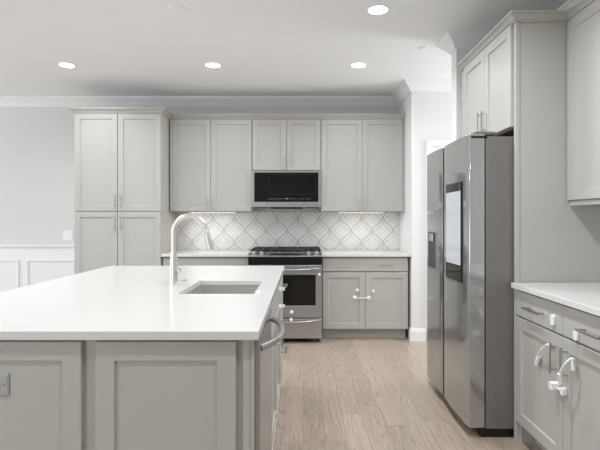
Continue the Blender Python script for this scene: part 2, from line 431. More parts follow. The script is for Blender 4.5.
# three wall cabinets
def upper(x0, x1, z0, label, hz):
    t = thing('wall_cabinet', label, 'cabinet', ((x0 + x1)/2, 5.38, z0), 'grey wall cabinets along the back wall')
    obj('body', MB().box(x0 + 0.0005, x1 - 0.0005, YU + 0.020, YB - 0.001, z0, ZT), 'cabinet', t, 0.0015)
    xm = (x0 + x1) / 2
    for a, b, hx in ((x0 + 0.005, xm - 0.002, xm - 0.034), (xm + 0.002, x1 - 0.005, xm + 0.034)):
        front_door(t, a, b, z0 + 0.006, ZT - 0.004, YU, hx, (hz, hz + 0.135))
    return t
U = [-1.478, -0.565, 0.199, 1.107]
def light_bar(parent, x0, x1):
    o = obj('under_cabinet_light', MB().box(x0, x1, YU + 0.10, YU + 0.135, 1.343, 1.355), 'white_plastic', parent)
    obj('diffuser', MB().box(x0 + 0.01, x1 - 0.01, YU + 0.105, YU + 0.13, 1.3415, 1.343), 'lamp_soft', o)
    area_child = bpy.data.lights.new('light_bar_glow', 'AREA'); area_child.shape = 'RECTANGLE'; area_child.size = x1 - x0; area_child.size_y = 0.02
    area_child.energy = P_BAR; area_child.color = (1, 0.98, 0.95)
    lo = bpy.data.objects.new('light_bar_glow', area_child); COL.objects.link(lo); lo.parent = o; lo.location = (0, 0, -0.006)
ua = upper(U[0], U[1], 1.355, 'grey two-door wall cabinet between the pantry and the microwave', 1.375)
upper(U[1], U[2], 1.808, 'short grey two-door wall cabinet above the microwave', 1.835)
uc = upper(U[2], U[3], 1.355, 'grey two-door wall cabinet right of the microwave', 1.375)
light_bar(ua, U[0] + 0.2, U[1] - 0.2); light_bar(uc, U[2] + 0.2, U[3] - 0.2)
obj('filler', MB().box(U[3], JX - 0.001, YU + 0.012, YU + 0.05, 1.355, ZT), 'cabinet', uc)
tag(obj('crown_molding', MB().sweep([(px1 + 0.002, YU + 0.02), (JX - 0.001, YU + 0.02)], KPz), 'cabinet'),
    'long grey crown strip on top of the wall cabinets over the microwave', 'molding')

# base cabinets either side of the range
def base_back(x0, x1, label):
    t = thing('base_cabinet', label, 'cabinet', ((x0 + x1)/2, 5.24, 0))
    obj('body', MB().box(x0, x1, YC + 0.020, YB - 0.002, 0.115, 0.877), 'cabinet', t, 0.0015)
    obj('toe_kick', MB().box(x0, x1 - 0.012, YC + 0.085, YB - 0.01, 0, 0.115), 'toe', t)
    dr = obj('drawer', MB().box(x0 + 0.006, x1 - 0.006, YC, YC + 0.0195, 0.725, 0.862), 'cabinet', t, 0.002)
    w = x1 - x0
    for f in (0.25, 0.74):
        c = x0 + w * f; pull(dr, (c - 0.066, YC, 0.785), (c + 0.066, YC, 0.785), FN)
    xm = (x0 + x1) / 2
    for a, b, hx in ((x0 + 0.006, xm - 0.002, xm - 0.03), (xm + 0.002, x1 - 0.006, xm + 0.03)):
        front_door(t, a, b, 0.118, 0.713, YC, hx if label.startswith('grey base cabinet behind') else None, (0.56, 0.69), rail=0.058)
    return t
RX0, RX1 = -0.562, 0.194
base_back(px1 + 0.006, RX0 - 0.006, 'grey base cabinet behind the faucet, mostly hidden by the island')
base_back(RX1 + 0.008, U[3], 'grey base cabinet right of the range with one wide drawer over two doors')
CT0, CT1 = 0.878, 0.908
tag(obj('countertop', MB().box(px1 + 0.002, RX0 - 0.003, 4.90, YB - 0.001, CT0, CT1), 'quartz', None, 0.003), 'white countertop left of the range, behind the faucet', 'countertop')
tag(obj('countertop', MB().box(RX1 + 0.003, JX - 0.004, 4.90, YB - 0.001, CT0, CT1), 'quartz', None, 0.003), 'white countertop right of the range, ending at the white wall', 'countertop')
tag(obj('backsplash', MB().box(px1 + 0.002, JX - 0.002, YB - 0.0105, YB - 0.0012, CT1 + 0.001, 1.354), 'tile'),
    'white marble tile backsplash with grey wavy ogee lines', 'backsplash')

# microwave
mw = thing('microwave', 'stainless over-the-range microwave with black glass front', 'microwave', (-0.183, 5.3, 1.39))
mx0, mx1, my, mz0, mz1 = -0.563, 0.197, 5.155, 1.392, 1.803
obj('body', MB().box(mx0, mx1, my + 0.03, YB - 0.012, mz0 + 0.012, mz1), 'steel', mw, 0.003)
df = MB()
def frame_y(mb, x0, x1, z0, z1, y0, y1, l, r, b, t):
    """picture-frame shaped slab"""
    o = [(x0, z0), (x1, z0), (x1, z1), (x0, z1)]; i = [(x0 + l, z0 + b), (x1 - r, z0 + b), (x1 - r, z1 - t), (x0 + l, z1 - t)]
    return mb.ring_strip([[(x, y1, z) for x, z in o], [(x, y0, z) for x, z in o], [(x, y0, z) for x, z in i], [(x, y1, z) for x, z in i]], cap=False, closed=True)
frame_y(df, mx0, mx1, mz0 + 0.01, mz1, my, my + 0.03, 0.028, 0.028, 0.058, 0.022)
dfo = obj('front_frame', df, 'steel', mw, 0.003)
gx0, gx1, gz0, gz1 = mx0 + 0.028, mx1 - 0.028, mz0 + 0.068, mz1 - 0.022
obj('glass_panel', MB().box(gx0, gx1, my + 0.004, my + 0.03, gz0, gz1), 'black_glass', dfo)
wn = MB(); frame_y(wn, gx0 + 0.165, gx1 - 0.03, gz0 + 0.085, gz1 - 0.02, my + 0.0032, my + 0.0042, 0.004, 0.004, 0.004, 0.004)
obj('window_outline', wn, 'black', dfo)
for k0, k1 in ((0, 5), (5, 10), (13, 17), (18, 22), (23, 26)):
    mk = MB()
    for k in range(k0, k1):
        x = gx0 + 0.15 + k * 0.0185
        mk.box(x, x + 0.0075, my + 0.003, my + 0.0042, gz0 + 0.034, gz0 + 0.040)
        if k % 3 != 1: mk.box(x, x + 0.006, my + 0.003, my + 0.0042, gz0 + 0.022, gz0 + 0.027)
    obj('button_print', mk, 'mark', dfo)
obj('clock_display', MB().box(gx0 + 0.340, gx0 + 0.376, my + 0.003, my + 0.0042, gz0 + 0.03, gz0 + 0.043), 'mark', dfo)
obj('bottom_vent', MB().box(mx0 + 0.2, mx1 - 0.2, my + 0.02, my + 0.28, mz0 - 0.004, mz0 + 0.011), 'black', mw)
for x0 in (mx0 + 0.03, mx1 - 0.17):
    obj('grease_filter', MB().box(x0, x0 + 0.14, my + 0.06, my + 0.26, mz0 + 0.004, mz0 + 0.0115), 'grey_dark', mw)

# range
rg = thing('range', 'stainless slide-in gas range with black control strip', 'stove', ((RX0 + RX1)/2, 5.15, 0))
ry = 4.806
rc = (RX0 + RX1) / 2
obj('body', MB().box(RX0, RX1, ry + 0.05, YB - 0.012, 0.045, 0.885), 'grey_dark', rg, 0.002)
for x in (RX0 + 0.04, RX1 - 0.04):
    for y in (ry + 0.09, YB - 0.06): obj('foot', MB().cyl((x, y, 0), (x, y, 0.046), 0.017, 12), 'black', rg)
obj('cooktop', MB().box(RX0 - 0.001, RX1 + 0.001, ry + 0.04, YB - 0.013, 0.886, 0.916), 'black_glass', rg, 0.003)
lip = MB().ring_strip([[(x, ry + 0.004, 0.884), (x, ry + 0.004, 0.892), (x, ry + 0.092, 0.930), (x, ry + 0.10, 0.917), (x, ry + 0.042, 0.885)] for x in (RX0 - 0.002, RX1 + 0.002)])
lp = obj('front_rail', lip, 'steel', rg, 0.0015)
def lip_quad(mb, x0, x1, t0, t1, h=0.0012):
    def P(x, t, k): return (x, ry + 0.004 + 0.088 * t - 0.4 * k, 0.892 + 0.038 * t + 0.9 * k)
    return mb.ring_strip([[P(x0, t0, k), P(x1, t0, k), P(x1, t1, k), P(x0, t1, k)] for k in (0, h)])
obj('display_strip', lip_quad(MB(), rc - 0.155, rc + 0.145, 0.22, 0.62), 'black', lp)
dv = Vector((0, -0.4, 0.9)).normalized()
for x in (RX0 + 0.055, RX0 + 0.135, RX1 - 0.135, RX1 - 0.055):
    p = Vector((x, ry + 0.052, 0.913))
    obj('knob', MB().lathe(p, dv, [(0.021, 0), (0.021, 0.005), (0.017, 0.008), (0.0155, 0.026), (0.013, 0.029)], 18), 'steel', rg, smooth=True)
for c in (RX0 + 0.13, rc, RX1 - 0.13):
    gm = MB(); hw = 0.118
    y0, y1 = ry + 0.125, YB - 0.06
    for x in (c - hw, c + hw): gm.box(x - 0.006, x + 0.006, y0, y1, 0.936, 0.950)
    for y in (y0 + 0.006, (y0 + y1)/2, y1 - 0.006): gm.box(c - hw + 0.006, c + hw - 0.006, y - 0.006, y + 0.006, 0.936, 0.950)
    for y in (y0 + 0.15, y1 - 0.15):
        gm.box(c - 0.005, c + 0.005, y - 0.12, y + 0.12, 0.938, 0.952)
        for x in (c - hw, c + hw): gm.box(x - 0.006, x + 0.006, y - 0.006, y + 0.006, 0.917, 0.937)
    obj('grate', gm, 'iron', rg, 0.0015)
for x in (RX0 + 0.13, RX1 - 0.13):
    for y in (ry + 0.275, YB - 0.2):
        obj('burner', MB().lathe((x, y, 0.9165), (0, 0, 1), [(0.05, 0), (0.05, 0.008), (0.036, 0.010), (0.034, 0.017), (0.02, 0.018)], 20), 'iron', rg, smooth=True)
obj('burner', MB().lathe((rc, ry + 0.37, 0.9165), (0, 0, 1), [(0.06, 0), (0.06, 0.008), (0.042, 0.010), (0.04, 0.017), (0.02, 0.018)], 20), 'iron', rg, smooth=True)
obj('control_panel', MB().box(RX0, RX1, ry + 0.012, ry + 0.05, 0.806, 0.884), 'black_glass', rg, 0.002)
od = MB(); frame_y(od, RX0 + 0.002, RX1 - 0.002, 0.262, 0.800, ry, ry + 0.048, 0.062, 0.062, 0.125, 0.10)
odo = obj('oven_door', od, 'steel', rg, 0.003)
obj('oven_window', MB().box(RX0 + 0.064, RX1 - 0.064, ry + 0.003, ry + 0.04, 0.387, 0.70), 'black_glass', odo)
def bow(x0, x1, z, y, out, r=0.0125):
    pts = []
    for k in range(17):
        t = k / 16; pts.append((x0 + (x1 - x0) * t, y - out * (1 - (2 * t - 1) ** 4) * 0.999 - 0.0 , z + 0.012 * (1 - (2*t-1)**2) * -1))
    return MB().tube(pts, [r * (0.75 + 0.25 * math.sin(math.pi * k / 16)) for k in range(17)], 12)
obj('handle', bow(RX0 + 0.035, RX1 - 0.035, 0.765, ry + 0.004, 0.052), 'steel', odo, smooth=True)
dro = obj('drawer', MB().box(RX0 + 0.002, RX1 - 0.002, ry, ry + 0.048, 0.05, 0.252), 'steel', rg, 0.003)
obj('handle', bow(RX0 + 0.035, RX1 - 0.035, 0.234, ry + 0.004, 0.045, 0.011), 'steel', dro, smooth=True)

# ------------------------------------------------------------------ island
IX0, IX1, IY0, IY1 = -1.495, -0.143, 1.511, 3.655
BX0, BX1, BY0, BY1 = -1.235, -0.174, 1.560, 3.625
SKX0, SKX1, SKY0, SKY1 = -0.61, -0.238, 2.272, 2.775
isl = thing('kitchen_island', 'grey panelled kitchen island under the white slab in the foreground', 'island', (-0.72, 2.6, 0))
ib = MB()
ib.box(BX0, BX1, BY0, 1.694, 0.1, 0.877)
ib.box(BX0, -0.80, 1.694, BY1, 0.1, 0.877)
ib.box(-0.80, BX1, 2.306, 3.2, 0.1, 0.60)
ib.box(-0.195, BX1, 2.306, 3.2, 0.60, 0.877)
ib.box(-0.80, BX1, 3.2, BY1, 0.1, 0.877)
obj('body', ib, 'cabinet', isl)
obj('toe_kick', MB().box(BX0 + 0.05, BX1 - 0.07, BY0 + 0.05, BY1 - 0.05, 0, 0.1), 'toe', isl)
obj('end_panel', MB().shaker((-1.189, BY0, 0), UX, FN, 0.461, 0.12, 0.866, rail=0.062, rec=0.010), 'cabinet', isl, label='grey recessed end panel holding the outlet')
obj('end_panel', MB().shaker((-0.682, BY0, 0), UX, FN, 0.462, 0.12, 0.866, rail=0.062, rec=0.010), 'cabinet', isl)
st = MB().box(-0.198, -0.176, BY0 - 0.010, BY0, 0.1, 0.877)
obj('corner_stile', st, 'cabinet', isl, 0.002)
XN = (1, 0, 0); UYm = (0, -1, 0); UYp = (0, 1, 0)
IF = -0.155
def isl_front(y0, y1, z0, z1):
    return obj('door', MB().shaker((BX1, y0, 0), UYp, XN, y1 - y0, z0, z1, rail=0.055), 'cabinet', isl)
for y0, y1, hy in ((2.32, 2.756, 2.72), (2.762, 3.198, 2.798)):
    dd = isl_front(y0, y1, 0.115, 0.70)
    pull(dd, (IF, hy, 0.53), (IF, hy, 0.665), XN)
    obj('edge_glint', MB().box(IF - 0.006, IF + 0.0015, y0 + 0.03, y1 - 0.03, 0.104, 0.1148), 'white_plastic', dd, label='white strip standing in for the glint on the bottom edge')  # white bar puts the grazing reflection under the door into the shape
ap = obj('apron_front', MB().box(BX1, IF, 2.32, 3.198, 0.712, 0.862), 'cabinet', isl, 0.002)
for z0, z1 in ((0.115, 0.40), (0.408, 0.70), (0.712, 0.862)):
    dd = obj('drawer', MB().box(BX1, IF, 3.206, 3.62, z0, z1), 'cabinet', isl, 0.002)
    zc = (z0 + z1) / 2 if z1 - z0 < 0.2 else z1 - 0.08
    pull(dd, (IF, 3.34, zc), (IF, 3.49, zc), XN)

# slab with the sink cut-out
sb = MB()
xs = (IX0, SKX0, SKX1, IX1); ys = (IY0, SKY0, SKY1, IY1)
vv = {}
for i, x in enumerate(xs):
    for j, y in enumerate(ys):
        for k, z in enumerate((CT0, CT1)): vv[i, j, k] = sb.bm.verts.new((x, y, z))
for i in range(3):
    for j in range(3):
        if (i, j) == (1, 1): continue
        for k in (0, 1): sb.bm.faces.new((vv[i,j,k], vv[i+1,j,k], vv[i+1,j+1,k], vv[i,j+1,k]))
for i in range(3):
    for j in (0, 3): sb.bm.faces.new((vv[i,j,0], vv[i+1,j,0], vv[i+1,j,1], vv[i,j,1]))
for j in range(3):
    for i in (0, 3): sb.bm.faces.new((vv[i,j,0], vv[i,j+1,0], vv[i,j+1,1], vv[i,j,1]))
for a, b in (((1,1),(2,1)), ((2,1),(2,2)), ((2,2),(1,2)), ((1,2),(1,1))):
    sb.bm.faces.new((vv[a+(0,)], vv[b+(0,)], vv[b+(1,)], vv[a+(1,)]))
tag(obj('countertop', sb, 'quartz', None, 0.003), 'large white island countertop with the sink cut into it', 'countertop')

# undermount sink
sk = thing('sink', 'stainless undermount sink set into the white island countertop', 'sink', ((SKX0 + SKX1)/2, (SKY0 + SKY1)/2, 0.66))
def rr(x0, x1, y0, y1, z, r, n=6):
    out = []
    for cx, cy, s in ((x1 - r, y1 - r, 0), (x0 + r, y1 - r, 1), (x0 + r, y0 + r, 2), (x1 - r, y0 + r, 3)):
        for k in range(n + 1):
            t = (s + k / n) * math.pi / 2; out.append((cx + r * math.cos(t), cy + r * math.sin(t), z))
    return out
e = 0.004
bw = MB()
rings = [rr(SKX0 - e - .012, SKX1 + e + .012, SKY0 - e - .012, SKY1 + e + .012, 0.874, 0.03), rr(SKX0 - e - .012, SKX1 + e + .012, SKY0 - e - .012, SKY1 + e + .012, 0.8772, 0.03),
         rr(SKX0 - e, SKX1 + e, SKY0 - e, SKY1 + e, 0.8772, 0.02), rr(SKX0 - e, SKX1 + e, SKY0 - e, SKY1 + e, 0.69, 0.02),
         rr(SKX0 + 0.014, SKX1 - 0.014, SKY0 + 0.014, SKY1 - 0.014, 0.672, 0.02)]
inner_floor = rings[-1]
bw.ring_strip(rings, cap=False)
bw.bm.faces.new([bw.bm.verts.new(p) for p in inner_floor])
ob_ = [rr(SKX0 - e - .012, SKX1 + e + .012, SKY0 - e - .012, SKY1 + e + .012, 0.874, 0.03), rr(SKX0 - 0.007, SKX1 + 0.007, SKY0 - 0.007, SKY1 + 0.007, 0.868, 0.02), rr(SKX0 - 0.007, SKX1 + 0.007, SKY0 - 0.007, SKY1 + 0.007, 0.665, 0.02)]
bw.ring_strip(ob_, cap=False); bw.bm.faces.new([bw.bm.verts.new(p) for p in ob_[-1]])
bmesh.ops.remove_doubles(bw.bm, verts=bw.bm.verts, dist=1e-5)
obj('bowl', bw, 'steel_sink', sk, smooth=True)
dr_ = obj('drain', MB().lathe(((SKX0 + SKX1)/2, 2.56, 0.6722), (0, 0, 1), [(0.056, 0), (0.056, 0.003), (0.046, 0.004), (0.04, 0.0015), (0.01, 0.0015)], 28), 'steel', sk, smooth=True)
obj('strainer', MB().lathe(((SKX0 + SKX1)/2, 2.56, 0.6738), (0, 0, 1), [(0.035, 0), (0.035, 0.004), (0.008, 0.005), (0.008, 0.018), (0.011, 0.02), (0.004, 0.024)], 24), 'nickel', dr_, smooth=True)

# faucet
FX, FY = -0.714, 2.60
fa = thing('faucet', 'brushed nickel gooseneck pull-down faucet standing left of the sink', 'faucet', (FX, FY, CT1))
obj('base', MB().lathe((FX, FY, CT1), (0, 0, 1), [(0.027, 0), (0.027, 0.006), (0.0225, 0.010), (0.0215, 0.11), (0.0185, 0.16), (0.0165, 0.18)], 28), 'faucet', fa, smooth=True)
rA = 0.088; zc = 1.288 - rA; cx = FX + rA
pts = [(FX, FY, CT1 + 0.175), (FX, FY, 1.12)]
th_end = math.radians(14)
for k in range(29):
    t = math.pi - (math.pi - th_end) * k / 28; pts.append((cx + rA * math.cos(t), FY, zc + rA * math.sin(t)))
ex, ez = pts[-1][0], pts[-1][2]; dx, dz = math.sin(th_end), -math.cos(th_end)
pts.append((ex + dx * 0.012, FY, ez + dz * 0.012))
obj('spout', MB().tube(pts, 0.0142, 16), 'faucet', fa, smooth=True)
obj('spray_head', MB().lathe((ex + dx * 0.012, FY, ez + dz * 0.012), (dx, 0, dz), [(0.0135, 0), (0.0158, 0.004), (0.016, 0.03), (0.0195, 0.085), (0.0205, 0.105), (0.017, 0.110), (0.014, 0.108)], 22), 'faucet', fa, smooth=True)
hl = MB().cyl((FX + 0.018, FY, CT1 + 0.078), (FX + 0.038, FY, CT1 + 0.078), 0.0125, 16)
hl.tube([(FX + 0.032, FY, CT1 + 0.078), (FX + 0.036, FY - 0.02, CT1 + 0.088), (FX + 0.038, FY - 0.06, CT1 + 0.096)], [0.006, 0.0055, 0.0045], 10)
obj('lever', hl, 'faucet', fa, smooth=True)
tag(obj('disposal_button', MB().lathe((-0.70, 2.755, CT1), (0, 0, 1), [(0.021, 0), (0.021, 0.004), (0.016, 0.0065), (0.015, 0.009), (0.004, 0.0095)], 24), 'nickel', smooth=True),
    'small round nickel button on the island countertop behind the faucet', 'button')

# dishwasher
dw = thing('dishwasher', 'stainless dishwasher with bowed bar handle in the side of the island', 'dishwasher', (-0.46, 2.0, 0.1))
obj('tub', MB().box(-0.775, BX1 - 0.004, 1.70, 2.248, 0.101, 0.870), 'grey_dark', dw, 0.002)
dwd = obj('door', MB().box(BX1 - 0.003, IF, 1.70, 2.30, 0.115, 0.866), 'steel', dw, 0.004)
pts = []
for k in range(21):
    t = k / 20; pts.append((IF - 0.004 + 0.066 * (1 - abs(2*t-1) ** 2.6), 1.735 + 0.53 * t, 0.792))
obj('handle', MB().tube(pts, 0.0135, 14), 'steel', dwd, smooth=True)
obj('logo_plate', MB().box(IF - 0.001, IF + 0.0006, 1.95, 2.05, 0.838, 0.846), 'grey_dark', dwd)

# outlet on the island
ou = thing('outlet', 'grey horizontal outlet plate on the island end panel, cut by the left edge', 'outlet', (-1.018, BY0 - 0.009, 0.728))
yo = BY0 - 0.0092
pl = MB().ring_strip([[(x0, y, z0), (x1, y, z0), (x1, y, z1), (x0, y, z1)] for x0, x1, z0, z1, y in ((-1.078, -0.958, 0.690, 0.765, yo), (-1.078, -0.958, 0.690, 0.765, yo - 0.004), (-1.072, -0.964, 0.696, 0.759, yo - 0.007))])
obj('plate', pl, 'grey_plate', ou)
obj('socket', MB().rbox(-1.052, -0.986, yo - 0.0085, yo - 0.0065, 0.711, 0.744, 0.007, 'y'), 'grey_socket', ou)
obj('screw', MB().lathe((-0.972, yo - 0.0068, 0.7275), (0, -1, 0), [(0.0035, 0), (0.0035, 0.0008)], 10), 'grey_socket', ou)
def slots(x, mb):
    mb.box(x - 0.006, x + 0.006, yo - 0.0092, yo - 0.0084, 0.732, 0.7345); mb.box(x - 0.005, x + 0.005, yo - 0.0092, yo - 0.0084, 0.720, 0.7225)
sm = MB(); slots(-1.036, sm); slots(-1.004, sm); obj('slots', sm, 'black', ou)

ou.location.x -= 0.010; ou.location.z -= 0.005

# ------------------------------------------------------------------ right-hand side
D0 = 2.686
ZT = 2.395
KPz = [(dd, ZT + z * 0.9) for dd, z in KP]
MXN = (-1, 0, 0)
# tall end panel beside the refrigerator
ep = thing('end_panel', 'tall flat grey panel standing beside the refrigerator', 'panel', (1.515, D0 + 0.01, 0))
obj('panel', MB().box(1.240, XR - 0.001, D0 + 0.002, D0 + 0.02, 0, ZT), 'cabinet', ep, 0.001)
obj('edge_stile', MB().box(1.213, 1.2395, D0 - 0.003, D0 + 0.02, 0, ZT), 'cabinet', ep, 0.003)

# refrigerator
FY0, FY1, FXF = 2.718, 3.655, 0.952
fr = thing('refrigerator', 'stainless side-by-side refrigerator with a tall display in its near door', 'refrigerator', (1.38, 3.16, 0))
obj('case', MB().box(1.058, 1.80, FY0, FY1, 0.055, 1.748), 'fridge_side', fr, 0.004)
obj('base_grille', MB().box(1.035, 1.75, FY0 + 0.012, FY1 - 0.012, 0.012, 0.055), 'black', fr)
for y in (FY0 + 0.035, FY1 - 0.035):
    obj('foot', MB().lathe((1.045, y, 0), (0, 0, 1), [(0.016, 0), (0.016, 0.008), (0.008, 0.01), (0.008, 0.014)], 12), 'grey_dark', fr, smooth=True)
YG = 3.222
def fdoor(y0, y1):
    """fridge door: gently crowned front, softened vertical edges"""
    prof = []
    n = 12
    for k in range(n + 1):
        t = k / n; s = 2 * t - 1
        prof.append((FXF + 0.006 * s * s + (0.006 if k in (0, n) else 0), y0 + (y1 - y0) * t))
    ring = lambda z: [(x, y, z) for x, y in prof] + [(1.052, y1, z), (1.052, y0, z)]
    return MB().ring_strip([ring(0.06), ring(1.762)])
dn = obj('door', fdoor(FY0, YG - 0.009), 'steel_dark', fr, 0.004, smooth=True)
dfar = obj('door', fdoor(YG + 0.009, FY1), 'steel_dark', fr, 0.004, smooth=True)
obj('door_gasket', MB().box(0.962, 1.05, YG - 0.0088, YG + 0.0088, 0.07, 1.75), 'black', fr)
for y in (FY0 + 0.03, FY1 - 0.13):
    obj('hinge_cover', MB().box(1.0, 1.13, y, y + 0.09, 1.7625, 1.782), 'fridge_side', fr, 0.006)
for y in (FY0 - 0.004, FY1 - 0.006):
    obj('hinge', MB().box(0.972, 1.066, y, y + 0.010, 1.738, 1.750), 'black', fr, 0.002)
# display in the near door
hub = obj('display', MB().box(FXF - 0.006, FXF + 0.012, 2.812, 3.118, 0.886, 1.496), 'black_glass', dn, 0.002)
obj('screen', MB().box(FXF - 0.0072, FXF - 0.0058, 2.824, 3.106, 0.99, 1.44), 'screen', hub, label='pale lit screen')
# dispenser in the far door
dsp = MB()
dsx = FXF - 0.004
def frame_x(mb, y0, y1, z0, z1, x0, x1, w):
    o = [(y0, z0), (y1, z0), (y1, z1), (y0, z1)]; i = [(y0 + w, z0 + w), (y1 - w, z0 + w), (y1 - w, z1 - w), (y0 + w, z1 - w)]
    return mb.ring_strip([[(x1, y, z) for y, z in o], [(x0, y, z) for y, z in o], [(x0, y, z) for y, z in i], [(x1, y, z) for y, z in i]], cap=False, closed=True)
frame_x(dsp, 3.345, 3.575, 0.90, 1.185, dsx, FXF + 0.012, 0.012)
do = obj('dispenser', dsp, 'steel', dfar, 0.001)
obj('recess', MB().box(FXF - 0.001, FXF + 0.012, 3.357, 3.563, 0.912, 1.173), 'grey_dark', do)
obj('spout', MB().box(FXF - 0.010, FXF - 0.001, 3.42, 3.52, 1.105, 1.165), 'steel', do, 0.004)

# cabinet over the refrigerator
CX = 1.197
fc = thing('wall_cabinet', 'grey two-door cabinet above the refrigerator', 'cabinet', (1.5, 3.15, 1.8))
obj('body', MB().box(CX + 0.020, XR - 0.002, D0 + 0.021, 3.60, 1.801, ZT), 'cabinet', fc, 0.0015)
obj('underside', MB().box(CX + 0.04, XR - 0.02, D0 + 0.04, 3.58, 1.797, 1.801), 'raw_wood', fc, label='bare brown wood underside')
def side_door(parent, xface, y0, y1, z0, z1, hy=None, hz=None, rail=0.055):
    dd = obj('door', MB().shaker((xface + 0.019, y0, 0), UYp, MXN, y1 - y0, z0, z1, rail=rail), 'cabinet', parent)
    if hy is not None: pull(dd, (xface, hy, hz[0]), (xface, hy, hz[1]), MXN)
    return dd
side_door(fc, CX, 2.712, 3.098, 1.803, ZT - 0.005, 3.068, (1.835, 1.975))
side_door(fc, CX, 3.102, 3.50, 1.803, ZT - 0.005, 3.132, (1.835, 1.975))

# right wall cabinet
RU = 1.505
ru = thing('wall_cabinet', 'grey wall cabinet on the right wall, cut off by the right edge', 'cabinet', (1.67, 2.2, 1.36))
obj('body', MB().box(RU + 0.020, XR - 0.002, 1.77, D0 - 0.002, 1.372, ZT), 'cabinet', ru, 0.0015)
side_door(ru, RU, 2.232, D0 - 0.006, 1.376, ZT - 0.005, 2.265, (1.40, 1.535))
side_door(ru, RU, 1.774, 2.228, 1.376, ZT - 0.005, 2.195, (1.40, 1.535))
obj('light_rail', MB().box(RU + 0.014, RU + 0.034, 1.77, D0 - 0.004, 1.346, 1.372), 'cabinet', ru, 0.002)
tag(obj('crown_molding', MB().sweep([(CX + 0.02, 3.60), (CX + 0.02, D0), (RU + 0.02, D0), (RU + 0.02, 1.72)], KPz), 'cabinet'),
    'grey crown strip stepping over the refrigerator cabinet and the right wall cabinet', 'molding')

# right base cabinet
BF = 1.211
YA, YM, YZ = D0 - 0.008, 2.194, 1.71
rb = thing('base_cabinet', 'grey base cabinet at the right edge with two drawers over two doors', 'cabinet', (1.53, 2.2, 0))
obj('body', MB().box(BF + 0.020, XR - 0.002, YZ, YA, 0.12, 0.877), 'cabinet', rb, 0.0015)
obj('side_foot', MB().box(BF + 0.022, XR - 0.01, YA - 0.02, YA, 0, 0.12), 'cabinet', rb)
obj('toe_kick', MB().box(BF + 0.10, BF + 0.115, YZ, YA - 0.02, 0, 0.12), 'toe', rb)
for y0, y1, hy in ((YM + 0.002, YA - 0.002, YM + 0.045), (YZ + 0.002, YM - 0.002, YM - 0.045)):
    dd = obj('drawer', MB().box(BF, BF + 0.0195, y0, y1, 0.728, 0.866), 'cabinet', rb, 0.002)
    c = (y0 + y1) / 2
    pull(dd, (BF, c - 0.085, 0.793), (BF, c + 0.085, 0.793), MXN, r=0.006)
    side_door(rb, BF, y0, y1, 0.124, 0.718, hy, (0.535, 0.68), rail=0.06)
tag(obj('countertop', MB().box(1.186, XR - 0.001, YZ - 0.02, D0 - 0.005, CT0, CT1), 'quartz', None, 0.003), 'white countertop at the right edge beside the tall panel', 'countertop')

# ------------------------------------------------------------------ switch plates
def plate_y(name, label, cat, x, z, w, h, y, n):
    t = thing(name, label, cat, (x, y, z))
    obj('plate', MB().ring_strip([[(x - a, q, z - b), (x + a, q, z - b), (x + a, q, z + b), (x - a, q, z + b)] for a, b, q in ((w/2, h/2, y), (w/2, h/2, y - 0.003), (w/2 - 0.004, h/2 - 0.004, y - 0.006))]), 'white_plastic', t)
    for k in range(n):
        c = x + (k - (n - 1) / 2) * 0.046
        obj('rocker', MB().box(c - 0.0165, c + 0.0165, y - 0.009, y - 0.0055, z - 0.033, z + 0.033), 'white_plastic', t, 0.001)
plate_y('light_switch', 'white double switch plate on the grey wall above the wainscot', 'switch', -2.775, 1.075, 0.118, 0.118, YB - 0.0005, 2)
sw = thing('light_switch', 'white switch plate on the white wall above the right countertop', 'switch', (JX, 5.0, 1.09))
obj('plate', MB().box(JX - 0.006, JX - 0.0005, 4.965, 5.04, 1.032, 1.148), 'white_plastic', sw, 0.002)
obj('rocker', MB().box(JX - 0.009, JX - 0.0055, 4.986, 5.019, 1.057, 1.123), 'white_plastic', sw, 0.001)

# ------------------------------------------------------------------ child-safety locks
def pad(c, n, r=0.017):
    return MB().lathe(c, n, [(r, 0), (r, 0.006), (r * 0.8, 0.011), (r * 0.3, 0.0125)], 18)
def px(x, y, D): return ((x - 303) * D / 470, CAM_Z - (y - 219.5) * D / 470)
GB = 'white round safety lock pads on the right-hand back base cabinet'
for (x, y, lab) in ((357.3, 290.6, 'round white lock pad on the left base cabinet door, above the strap'),
                    (373.2, 291.4, 'round white lock pad on the right base cabinet door, above the strap')):
    X, Z = px(x, y, YC)
    off = 0.0 if abs(X - 0.655) < 0.057 else 0.009
    tag(obj('lock_pad', pad((X, YC + off + 0.0002, Z), FN), 'white_plastic', smooth=True), lab, 'child lock', GB)
ls = thing('door_strap_lock', 'white strap lock joining the two base cabinet doors right of the range', 'child lock', (0.65, YC, 0.48))
xa, za = px(354.7, 297.8, YC); xb, zb = px(368.6, 297.9, YC)
obj('pad', pad((xa, YC + 0.0092, za), FN, 0.021), 'white_plastic', ls, smooth=True)
obj('pad', pad((xb, YC + 0.0002, zb), FN, 0.021), 'white_plastic', ls, smooth=True)
obj('strap', MB().tube([(xa, YC - 0.006, za), (xa + 0.05, YC - 0.016, za), (xb, YC - 0.012, zb)], [(0.006, 0.0015)] * 3, flat=(0, 1, 0)), 'white_plastic', ls)

for (x, y, lab) in ((291.7, 312, 'round white lock pad low on the oven door'), (319.3, 274.5, 'small white lock pad at the upper right corner of the oven door')):
    X, Z = px(x, y, ry)
    tag(obj('lock_pad', pad((min(X, RX1 - 0.02), ry - 0.0002, Z), FN, 0.019 if x < 300 else 0.014), 'white_plastic', smooth=True), lab, 'child lock', 'white lock pads on the range')
X, Z = px(291.2, 319.6, ry - 0.05)
tag(obj('lock_pad', pad((X, ry - 0.0565, Z), FN, 0.018), 'white_plastic', smooth=True), 'round white lock pad on the warming drawer handle', 'child lock', 'white lock pads on the range')

